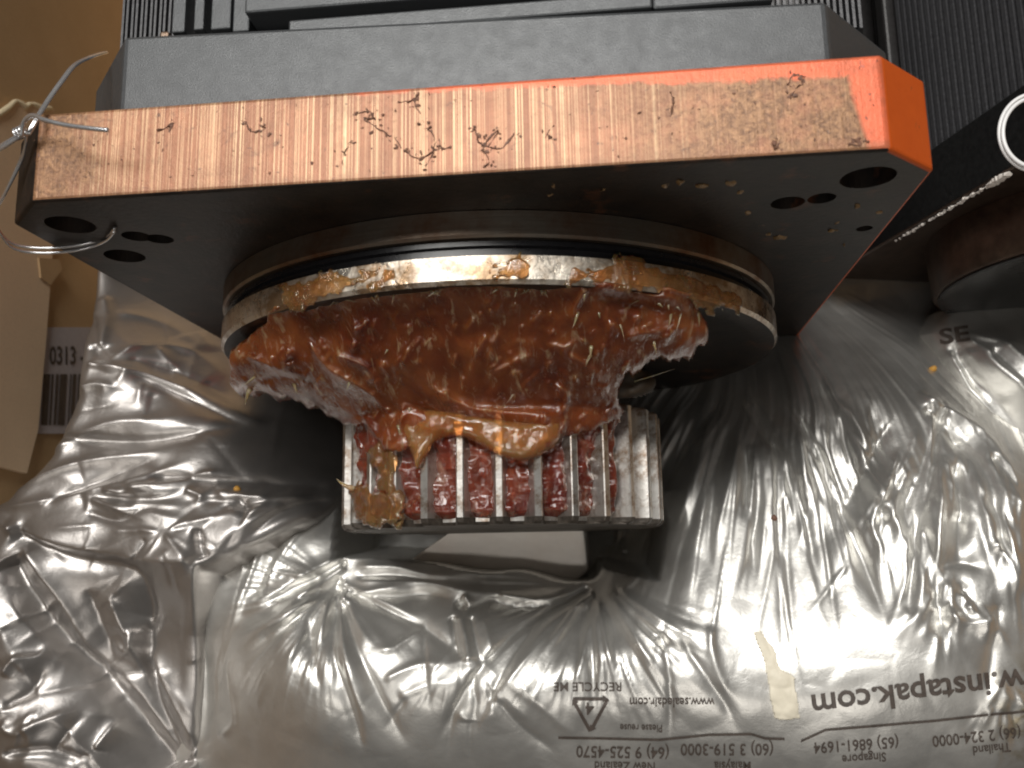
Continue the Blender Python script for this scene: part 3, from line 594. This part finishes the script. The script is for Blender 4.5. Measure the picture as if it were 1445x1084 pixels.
holes = [(-.1095,.1075,.0068,.05),(.1092,.1082,.0070,.05),(.1092,-.108,.007,.05),(-.1092,-.108,.007,.05),(.0915,.0935,.0046,.018),(.1002,.0955,.0038,.016),(-.0960,.0958,.0042,.018),(-.0905,.0925,.0040,.016),(-.1085,.0795,.0062,.016),(.1182,.0690,.0024,.012)]
flange_plate([M_EDGE, M_FACE, M_ORANGE], holes, motor)
# housing neck behind the plate
bm = bmesh.new(); prof = [(-.0925,.115),(.1005,.115),(.1235,.088),(.1235,-.09),(.1,-.115),(-.0925,-.115),(-.1180,-.09),(-.1180,.086)]
a, b = prism(bm, prof, T, .050)
for v in b: v.co.y += -.003*(v.co.x/.1)
fin('adapter_housing', bm, M_COLLAR, motor, False, .0012, 2)
bm = bmesh.new(); box(bm, -.045,.056,.0497,.0545,.098,.1138); fin('adapter_lip', bm, M_COLLAR, motor, False, .0006)
# finned motor body
bm = bmesh.new(); prism(bm, [(-.086,.098),(.098,.098),(.114,.082),(.114,-.10),(-.104,-.10),(-.104,.080)], .0501, .33); fin('motor_body', bm, M_BLACK, motor)
for i in range(13):
    x = -.1035+i*.0015; bm = bmesh.new(); box(bm, x, x+.0007, .0503,.33,.080,.0985+.0003*(i%2)); fin('cooling_fin', bm, M_FIN, motor)
for i in range(15):
    x = .0895+i*.0018; bm = bmesh.new(); box(bm, x, x+.0008, .0503,.33,.075,.1005-.0004*i); fin('cooling_fin', bm, M_FIN, motor)
for x0, x1, zz in ((-.0835,-.0795,.106),(-.0765,-.0735,.1065),(-.0715,-.0655,.106),(-.065,-.060,.1055)):
    bm = bmesh.new(); box(bm, x0,x1,.0585 if x0<-.07 else .0575,.33,.097,zz); fin('casing_rib', bm, M_COLLAR, motor, False, .0004)
bm = bmesh.new(); box(bm, -.0595,.056,.0600,.33,.097,.1105); fin('terminal_cover', bm, M_COLLAR, motor, False, .0007)
bm = bmesh.new(); box(bm, .0562,.0880,.0500,.33,.097,.1125); fin('cable_duct', bm, M_COLLAR, motor, False, .0007)
bm = bmesh.new(); box(bm, -.0865,-.0835,.0555,.0585,.097,.1075); fin('screw_head', bm, M_STEEL, motor, False, .0008)
bm = bmesh.new(); box(bm, .1145,.150,.051,.33,-.118,-.020); fin('gap_shade_block', bm, M_MATT, motor)  # added block: blackens the gap and stops light between the two motors
# output side: rings turned round the shaft
autosmooth(fin('seal_ring', lathe([(.1015,-.0002),(.1015,-.0070),(.1008,-.0078)]), M_STEEL, motor))
autosmooth(fin('shaft_seal', lathe([(.0990,-.0079),(.0990,-.0082),(.0998,-.0085),(.0998,-.0098),(.0985,-.0103),(.0985,-.0128)]), M_GROOVE, motor))
odisc = autosmooth(fin('output_disc', lathe([(.1000,-.0129),(.1015,-.0132),(.1015,-.0200),(.1005,-.0212),(.0940,-.0216),(.0925,-.0208),(.05,-.0208),(.048,-.024),(.048,-.044)]), [M_LAND], motor))
d = odisc; d.data.materials.append(M_FACE)
for f in d.data.polygons:
    rr = math.hypot(f.center.x, f.center.z)
    if (f.center.y < -.0205 and rr < .1) or rr < .09: f.material_index = 1
# pinion with thirty teeth
NT_ = 30; PH = .100; RT = .0585; RR = .0520; Y0 = -.0445; Y1 = -.0845
pin = autosmooth(fin('pinion', lathe([(.047,Y0+.001),(RR,Y0),(RR,Y1+.001),(RR-.001,Y1),(.03,Y1)], 120), M_TOOTH, motor)); pin.data.materials.append(M_DIRTY)
for f in pin.data.polygons:
    if f.center.y < Y1+.0012: f.material_index = 1
def tooth_mesh():
    bm = bmesh.new(); secs = []
    for y, s in ((Y0,.0009),(Y0-.0010,0),(Y1+.0022,0),(Y1+.0008,.0006),(Y1,.0018)):
        r = RT-s; secs.append([bm.verts.new((x,y,z)) for x, z in ((-.0038,RR-.0015),(-.0024,RR+.0022),(-.00125,r-.0003),(-.0009,r),(.0009,r),(.00125,r-.0003),(.0024,RR+.0022),(.0038,RR-.0015))])
    for a, b in zip(secs, secs[1:]):
        for i in range(7): bm.faces.new((a[i],a[i+1],b[i+1],b[i]))
    bm.faces.new(secs[0]); f = bm.faces.new(secs[-1][::-1]); f.material_index = 1
    for q in bm.faces:
        if q.calc_center_median().y < Y1+.0017: q.material_index = 1
    bmesh.ops.recalc_face_normals(bm, faces=bm.faces); me = bpy.data.meshes.new('tooth'); bm.to_mesh(me); bm.free(); me.materials.append(M_TOOTH); me.materials.append(M_DIRTY); return me
tm = tooth_mesh()
for i in range(NT_):
    o = bpy.data.objects.new('tooth', tm); COL.objects.link(o); o.parent = pin; o.rotation_euler = (0, PH+2*math.pi*i/NT_, 0)

# ------------------------------------------------------------------ grease
grease = tag(empty('grease_smear', (0,-.03,.08)), 'thick amber red grease smeared over the output disc and the pinion teeth', 'grease')
def gpar(o): o.parent = grease; o.matrix_parent_inverse = Matrix.Translation((0,.03,-.08)); return o
def gbase(x, y):
    q = np.clip((-np.asarray(y)-.0205)/.028,0,1.3); r = .0985-.0405*np.minimum(q,1)**.72+.0028*np.sin(np.minimum(q,1)*math.pi)
    r = np.where(q>1, .058+.0028-.006*(q-1), r+.0028*np.minimum(q,1))
    fl = .026-.012*q
    kx = .93-.22*np.sin(np.pi*np.clip(q,0,1))**1.5
    return np.sqrt(np.maximum(r*r-(kx*np.asarray(x))**2, 0)+fl**2*.4)
outl = [(352,470),(380,436),(450,411),(560,396),(700,392),(830,398),(905,401),(975,418),(1003,452),(985,490),(925,512),(905,520),(885,545),(872,590),(836,604),(800,622),(760,640),(735,640),(690,628),(650,612),(605,618),(572,628),(545,640),(520,612),(498,598),(470,590),(440,570),(395,566),(372,553),(338,560),(322,520),(330,490)]
GP = smoothpl(np.array([unz(q,gbase,.06,30)[:2] for q in outl+outl[:1]]),5)[:-1]
X, Y = grid(-.112,.10,-.075,-.012,.00045); Z = gbase(X,Y)
sd = poly_sd(X,Y,GP)+.0024*vnoise(X,Y,.005,65)+.0016*vnoise(X,Y,.0022,67)
G = lambda pl, amp, wid, asym=1., t0=.15, t1=.3: crease(Z,X,Y,smoothpl(np.array([unz(q,gbase,.06,30)[:2] for q in pl])), amp*.001, wid*.001, asym, t0, t1)
Z += .0045*vnoise(X,Y,.022,61)+.0026*vnoise(X*1.0,Y*1.4,.010,62)+.0014*vnoise(X,Y*.8,.0048,63)+.0006*vnoise(X,Y,.0024,64)
# folds and drags seen in the grease
G([(430,470),(465,520),(530,560),(560,610)], 2.4, 1.6, .6); G([(470,500),(520,520),(545,560)], 2.2, 1.5, .6); G([(600,540),(660,575),(740,585),(820,590)], 3.0, 2.4, .7); G([(560,560),(640,590),(720,600),(800,606)], -3.2, 1.8, 1); G([(690,470),(670,510),(665,540)], 1.8, 1.3); G([(830,410),(812,440),(815,465)], 2.6, 1.2, .6); G([(830,410),(880,412),(940,425),(985,445)], 3.0, 2.0, .7); G([(840,424),(900,430),(960,445)], -2.4, 1.8)
G([(800,500),(830,520),(860,545)], 2, 1.4); G([(880,480),(930,470),(980,462)], 1.8, 1.6); G([(345,500),(390,520),(440,535)], 2.2, 1.8); G([(360,540),(400,530),(470,550)], -2, 1.6); G([(690,530),(730,510),(760,500)], 2, 1.4); G([(780,540),(800,560),(790,590)], 2.2, 1.2)
rr = random.Random(66)
for _ in range(150):
    x = rr.uniform(340,980); y = rr.uniform(425,600); L = rr.uniform(8,34); a = math.radians(rr.gauss(100,32))
    pl = np.array([unz((x+L*q*math.cos(a+.3*q), y+L*q*math.sin(a+.3*q)),gbase,.06,20)[:2] for q in (0,.33,.66,1)])
    crease(Z,X,Y,pl, rr.uniform(.5,1.9)*.001, rr.uniform(.5,1.1)*.001, rr.uniform(.5,1.8), .3, .4)
wd = .0026; Z -= .0045*(1-np.sqrt(np.clip(1-(1-np.clip(sd/wd,0,1))**2,0,1)))
zG = sampler(X,Y,Z)
gpar(solid_from_grid('grease_body', X, Y, Z, sd>0, M_GREASE, Z-.0075, None, (.95,.006)))
# drooping clear lip over the teeth
def patch(name, outl, zf, lift, seed, mat, wd, drop, res=.0004, nz=.001, rag=0.):
    gp = smoothpl(np.array([unz(q,zf,.06,30)[:2] for q in outl+outl[:1]]),5)[:-1]
    x0,y0 = gp.min(0)-.002; x1,y1 = gp.max(0)+.002; X,Y = grid(x0,x1,y0,y1,res); Z = zf(X,Y)+lift
    sd = poly_sd(X,Y,gp)
    if rag: sd = np.minimum(sd, .004)+rag*(vnoise(X,Y,.0045,seed+3)*1.4+vnoise(X,Y,.0018,seed+4)*.8)
    Z = Z+nz*2*vnoise(X,Y,.008,seed)+nz*vnoise(X,Y,.003,seed+1)
    Z = Z-drop*(1-np.sqrt(np.clip(1-(1-np.clip(sd/wd,0,1))**2,0,1)))
    return gpar(solid_from_grid(name, X, Y, Z, sd>0, mat, Z-max(.002,drop*.5), None, (1.,.001)))
cyl = lambda r: (lambda x, y: np.sqrt(np.maximum(r*r-np.asarray(x)**2, .0003)))
lipz = lambda x, y: np.sqrt(np.maximum(.0585**2-np.asarray(x)**2,.0003))+.003
patch('grease_lip', [(556,578),(590,574),(640,580),(690,588),(740,594),(790,594),(790,622),(764,642),(735,650),(705,644),(680,630),(655,618),(630,616),(610,626),(597,650),(586,664),(578,640),(566,612)], lipz, .0004, 71, M_LIP, .0030, .0045)
# grease packed between the teeth
TH, YY = np.meshgrid(np.linspace(-.98,.92,420), np.linspace(Y0-.001,Y1+.0015,150))
prof = .0552+.0022*vnoise(TH*.055,YY,.009,81)+.0026*vnoise(TH*.055,YY,.0042,82)+.0012*vnoise(TH*.055,YY,.0019,83)
prof += .0022*np.clip((-.35-TH)/.4,0,1)+.003*np.clip((YY+.062)/.012,0,1)
fade = np.clip((TH+1.0)/.12,0,1)*np.clip((.94-TH)/.10,0,1)*np.clip((YY-Y1-.0012)/.003,0,1)
prof = .0505+(prof-.0505)*fade
V = np.stack([prof*np.sin(TH), YY, prof*np.cos(TH)],-1).reshape(-1,3); ny, nx = TH.shape
me = bpy.data.meshes.new('grease_fill'); idx = np.arange(nx*ny).reshape(ny,nx)
me.from_pydata(V.tolist(), [], np.stack([idx[:-1,:-1],idx[1:,:-1],idx[1:,1:],idx[:-1,1:]],-1).reshape(-1,4).tolist()); smooth(me)
gpar(link('grease_fill', me, M_GREASE2))
# pale clumps on the left teeth and smears on the land
patch('grease_clump', [(492,690),(508,682),(530,690),(545,700),(560,735),(520,738),(498,728)], cyl(.0588), .0008, 91, M_FILMG, .002, .003, .0004, .001, .003)
patch('grease_clump', [(540,600),(560,640),(562,700),(575,735),(545,735),(535,680),(520,640),(518,610)], cyl(.0584), .0008, 95, M_FILMG, .002, .003, .0004, .0012, .003)
land = cyl(.1017)
patch('grease_film', [(800,374),(880,368),(940,376),(1000,392),(1040,425),(985,432),(930,412),(870,407),(800,402)], land, .0003, 97, M_FILMG, .0016, .0012, .0004, .0005, .004)
patch('grease_film', [(400,410),(450,392),(520,378),(560,374),(560,396),(480,416),(410,436)], land, .0003, 99, M_FILMG, .0016, .0012, .0004, .0005, .004)
patch('grease_film', [(690,382),(712,362),(735,350),(748,372),(738,395),(700,396)], land, .0003, 101, M_FILMG, .0014, .001, .0004, .0005, .003)
patch('dark_clot', [(838,520),(860,510),(900,514),(926,530),(920,552),(885,562),(850,556),(832,540)], lambda x, y: gbase(x,y)*0+.055, 0., 103, M_CLOT, .003, .005, .0004, .0015)
# small torn peaks standing up out of the grease
bm = bmesh.new(); rr = random.Random(111)
def peak(q, L, ang, lift, zf=zG, r=.0007):
    P = unz(q, zf, .06, 20); P = Vector((P[0],P[1],float(zf(P[0],P[1]))-.0006)); a = math.radians(ang); D = Vector((math.cos(a),-math.sin(a),lift)).normalized()
    bend = Vector((rr.uniform(-.4,.4),rr.uniform(-.4,.4),-.5))
    add_tube(bm, [P+D*L*t+bend*L*t*t*.5 for t in (0,.25,.5,.75,1)], r, 6, lambda t: 1.25*(1-t)**1.1+.10)
for _ in range(16):
    q = (rr.uniform(345,985), rr.uniform(418,598)); P = unz(q,zG,.06,20)
    if poly_sd(np.array([[P[0]]]),np.array([[P[1]]]),GP)[0,0] > .003: peak(q, rr.uniform(.0015,.0055), rr.gauss(100,30), rr.uniform(.0,.4), r=rr.uniform(.0002,.0006))
for x in [rr.uniform(420,1000) for _ in range(24)]:
    yy = 404+((x-690)/310)**2*34; peak((x,yy+3), rr.uniform(.001,.004), rr.gauss(90,40), .3, r=rr.uniform(.0002,.0005))
peak((500,690), .009, 196, .1, cyl(.059), .0009); peak((352,548), .006, 120, -.2, zG, .0008); peak((562,600), .007, 75, .1, zG, .0006); peak((815,440), .005, 100, .2, zG, .0005); peak((985,440), .004, 80, .3, zG, .0005); peak((895,538), .013, 345, .0, lambda x, y: np.asarray(x)*0+.056, .00025)
def laid(name, outl, zf, mat, th, rag, label, cat, seed):
    gp = np.array([unz(q,zf,-.005,20)[:2] for q in outl]); x0,y0 = gp.min(0)-.001; x1,y1 = gp.max(0)+.001; X,Y = grid(x0,x1,y0,y1,.0004)
    sd = poly_sd(X,Y,gp)+rag*vnoise(X,Y,.004,seed); Z = zf(X,Y)+th+.0012*np.clip(vnoise(X,Y,.006,seed+1),-.2,1)+.0006*crumple(X,Y,.005,seed+2)
    return tag(solid_from_grid(name, X, Y, Z, sd>0, mat, zf(X,Y)-.0004), label, cat)
laid('cream_sliver', [(1063,892),(1074,890),(1090,912),(1103,942),(1122,956),(1127,1013),(1092,1014),(1080,944)], zB, M_CREAM, .0009, .001, 'cream-white sliver on the bag beside the printed web address', 'paper scrap', 131)  # ragged cream-white sliver laid on the film
gpar(fin('grease_strand', bm, M_WISP, None, True))['kind'] = 'stuff'
# pale flecks of grease stuck to the flange face
bm = bmesh.new()
for q, s in (((1085,330),.0016),((1100,335),.002),((1175,325),.0018),((1180,315),.0014),((1055,300),.0012),((1190,345),.001),((1030,258),.0016),((990,262),.002),((1010,268),.0014),((780,262),.0012),((776,275),.0016),((850,268),.0012),((940,262),.0014),((960,256),.0018),((1210,290),.0012),((1240,300),.001),((1075,318),.001),((1045,270),.001)):
    P = un(q,1,0.); bmesh.ops.create_icosphere(bm, subdivisions=2, radius=s, matrix=Matrix.Translation((P[0],.0001,P[2]))@Matrix.Diagonal((rr.uniform(.4,1.1),.35,rr.uniform(.4,1.3),1)))
for v in bm.verts: v.co += Vector(mnoise.noise_vector(v.co*800))*.0011
gpar(fin('grease_fleck', bm, M_FLECK, None, True))['kind'] = 'stuff'

# ------------------------------------------------------------------ second motor, rolled over at the right
m2 = tag(empty('gear_motor', (.240,.030,-.030)), 'smaller black finned motor at right, its flange and disc half out of frame', 'motor', 'gear motors lying in the box'); m2.rotation_euler = (0, math.radians(16.6), 0)
h2 = .0795; c2 = .006
flange_plate([M_BLACKG, M_STEEL2, M_BLACKG], [(.066,.066,.0045,.05),(.066,-.066,.0045,.05)], m2, [(-h2+c2,h2),(h2-c2,h2),(h2,h2-c2),(h2,-h2+c2),(h2-c2,-h2),(-h2+c2,-h2),(-h2,-h2+c2),(-h2,h2-c2)])
autosmooth(fin('seal_ring', lathe([(.0675,-.0002),(.0665,-.0205),(.0655,-.0218)]), M_STEEL2, m2))
autosmooth(fin('output_disc', lathe([(.0645,-.0219),(.0645,-.0226),(.0640,-.0232),(.03,-.0232)]), M_BLACKG, m2))
bm = bmesh.new(); prism(bm, [(-.070,.070),(.070,.070),(.070,-.070),(-.070,-.070)], T+.0002, .36); fin('motor_body', bm, M_BLACK, m2)
for z0, hh, dep in ((-.066,.0060,.006),(-.054,.0050,.005),(-.043,.0065,.007),(-.031,.0040,.004),(-.0235,.0065,.008)):
    bm = bmesh.new(); box(bm, -.0701-dep,-.0695,T+.0004,.36,z0,z0+hh); fin('casing_rib', bm, M_BLACK, m2, False, .0012)
for i in range(24):
    z0 = -.0145+i*.0036; bm = bmesh.new(); box(bm, -.0745,-.0695,T+.0004,.36,z0,z0+.0019); fin('cooling_fin', bm, M_FIN, m2)
# ragged tape edge along the second flange
bm = bmesh.new()
for i in range(40):
    a = i/39; q = (1265+a*155, 338-a*92); P = un(q,1,.0295)
    bmesh.ops.create_icosphere(bm, subdivisions=1, radius=random.uniform(.0003,.0011)*(2.2 if a>.86 else 1), matrix=Matrix.Translation((P[0],.0292,P[2]))@Matrix.Diagonal((1,.6,1.6,1)))
for v in bm.verts: v.co += Vector(mnoise.noise_vector(v.co*700))*.0008
tag(fin('grease_crust', bm, M_FOAM, None), 'pale crusty bead along the edge of the black flange at right', 'grease', None, 'stuff')

# ------------------------------------------------------------------ wires
tie = tag(empty('tie_wire', tuple(un((40,185),2,.128))), 'twisted bright wire looped through the left flange hole', 'wire')
TL = tie.location.copy()
def wirepart(pts, rad=.00042, mat=M_WIRE, par=tie, n=8):
    o = tube('strand', pts, rad, mat, None, n); o.parent = par; o.matrix_parent_inverse = Matrix.Translation(-par.location); return o
W = lambda px, z: Vector(un(px,2,z))
for dx in (0,3.2):
    wirepart([W((148+dx,74),.098),W((128+dx,80),.110),W((104+dx,92),.118),W((86+dx,114),.122),W((66+dx,142),.125),W((50+dx,168),.1285),W((38+dx,190),.129)])
    wirepart([W((36,184+dx*1.2),.129),W((20,194+dx*1.4),.128),W((0,206+dx*1.6),.126),W((-40,228+dx*1.6),.12)])
for dx, dy in ((0,0),(2,7)):
    wirepart([W((37,186),.129),W((36,205),.126),W((28+dx,228),.122),W((8,272),.116),W((-10,305),.110),W((-4+dx*2,322+dy),.104),W((18+dx,344+dy),.098),W((60,350+dy),.094),W((110,346+dy),.093),W((146,336+dy*.8),.094),Vector(un((162,322+dy*.6),1,-.001)),Vector(un((166,314+dy*.5),1,.008))])
wirepart([W((30,192),.130),W((34,172),.132),W((46,163),.134),W((62,169),.136),W((90,176),.1365),W((125,181),.137),W((153,184),.137)], .00062)
cx = [un((22,190),2,.128), un((44,180),2,.1295)]
pts = []
for i in range(40):
    t = i/39; c = Vector(cx[0]).lerp(Vector(cx[1]), t*.6); ax = (Vector(cx[1])-Vector(cx[0])).normalized(); u = ax.cross(Vector((0,0,1))).normalized(); v = ax.cross(u); a = t*2*math.pi*3.2; pts.append(c+(u*math.cos(a)+v*math.sin(a))*.0013)
o = tube('twist', pts, .00042, M_WIRE, None, 6); o.parent = tie; o.matrix_parent_inverse = Matrix.Translation(-tie.location)
loop = tag(empty('wire_loop', tuple(un((1445,185),2,.07))), 'white wire ring on the black flange at the right edge', 'wire')
for k_, (s, z) in enumerate(((1.,.075),(.90,.0765))):
    pts = [W((1462-s*52*math.cos(math.radians(a))*(1 if a<180 else 1), 187-52*1.05*s*math.sin(math.radians(a))),z) for a in np.linspace(-100,100,22)]
    wirepart(pts, .0006, M_WHITEW, loop)

# ------------------------------------------------------------------ hairs, grit and crumbs
def hair(pl, rad, zf, label=None):
    P = [Vector(un(q,2,.1251)) for q in pl]; return P
bm = bmesh.new()
for pl, r in (([(505,160),(520,155),(525,170),(512,168),(528,178),(545,188),(558,195),(566,212)],.00035),([(570,215),(585,222),(600,222),(612,210),(620,196),(625,210),(636,208)],.0004),([(560,145),(580,140),(592,132),(586,148),(600,175)],.0003),([(600,178),(614,200),(606,226),(598,232)],.00028),([(664,188),(672,180),(678,200),(690,206),(700,188),(688,196),(680,212),(692,222),(684,240)],.00042),([(690,207),(708,208),(722,196),(726,186)],.0003),([(342,168),(348,172),(356,184),(372,184),(362,178)],.00036),([(222,184),(236,180),(246,176),(240,186)],.0004),([(945,130),(948,146),(944,165)],.0005),([(1112,118),(1122,108),(1130,118),(1122,128),(1112,136)],.0004),([(782,200),(774,190),(780,180)],.00022),([(484,232),(486,215),(496,200)],.00022),([(1098,206),(1090,212),(1094,200)],.0005),([(1206,198),(1214,202),(1200,204)],.0005)):
    P_ = smoothpl([(a+random.uniform(-3,3),b_+random.uniform(-3,3)) for a, b_ in pl],5); n_ = len(P_)
    q = [Vector(un(p,2,.1251)) for p in P_]; ph = random.uniform(0,6); add_tube(bm, q, r*.62, 5, lambda t: .25+.55*abs(math.sin(ph+t*7.3))+.35*abs(math.sin(2.1*ph+t*23)))
    for _k in range(int(n_*.7)):
        p = P_[random.randrange(n_)]; P = un((p[0]+random.gauss(0,6),p[1]+random.gauss(0,5)),2,.1251); bmesh.ops.create_icosphere(bm, subdivisions=1, radius=random.uniform(.0001,.00042), matrix=Matrix.Translation(P)@Matrix.Diagonal((random.uniform(.5,2),random.uniform(.5,2),.5,1)))
for _k in range(160):
    P = un((random.uniform(60,1225),0),2,.1251); bmesh.ops.create_icosphere(bm, subdivisions=1, radius=random.uniform(.00008,.00028), matrix=Matrix.Translation((P[0],random.uniform(.002,.023),.1251))@Matrix.Diagonal((random.uniform(.5,2),random.uniform(.5,2),.5,1)))
for v in bm.verts: v.co += Vector(mnoise.noise_vector(v.co*900))*.0004*Vector((1,1,.2)).length
for v in bm.verts: v.co.z = max(.1248, min(v.co.z,.1258))
tag(fin('lint', bm, M_LINT, None), 'dark wiry lint and grime stuck on the worn orange edge', 'grime', None, 'stuff')
def crumb(q, s, zf, mat, label, cat='crumb'):
    P = unz(q, zf, -.05, 20); bm = bmesh.new(); bmesh.ops.create_icosphere(bm, subdivisions=2, radius=s)
    for v in bm.verts: v.co += Vector(mnoise.noise_vector(v.co*500+Vector((q[0],0,0))))*s*.5
    o = fin('crumb', bm, mat, None, True); o.location = (P[0],P[1],float(zf(P[0],P[1]))+s*.5); return tag(o, label, cat)
crumb((1316,521), .0014, zB, M_CRUMB, 'tiny yellow crumb on the dark fold at upper right')
crumb((1092,731), .0011, zB, M_LINT, 'black speck on the bright dome of the printed bag')
crumb((336,690), .0013, zA, M_CRUMB, 'small orange crumb on the left bag near the pinion')
crumb((882,778), .0012, zB, M_FOAM, 'white foam crumb in the dark hollow right of the pinion')
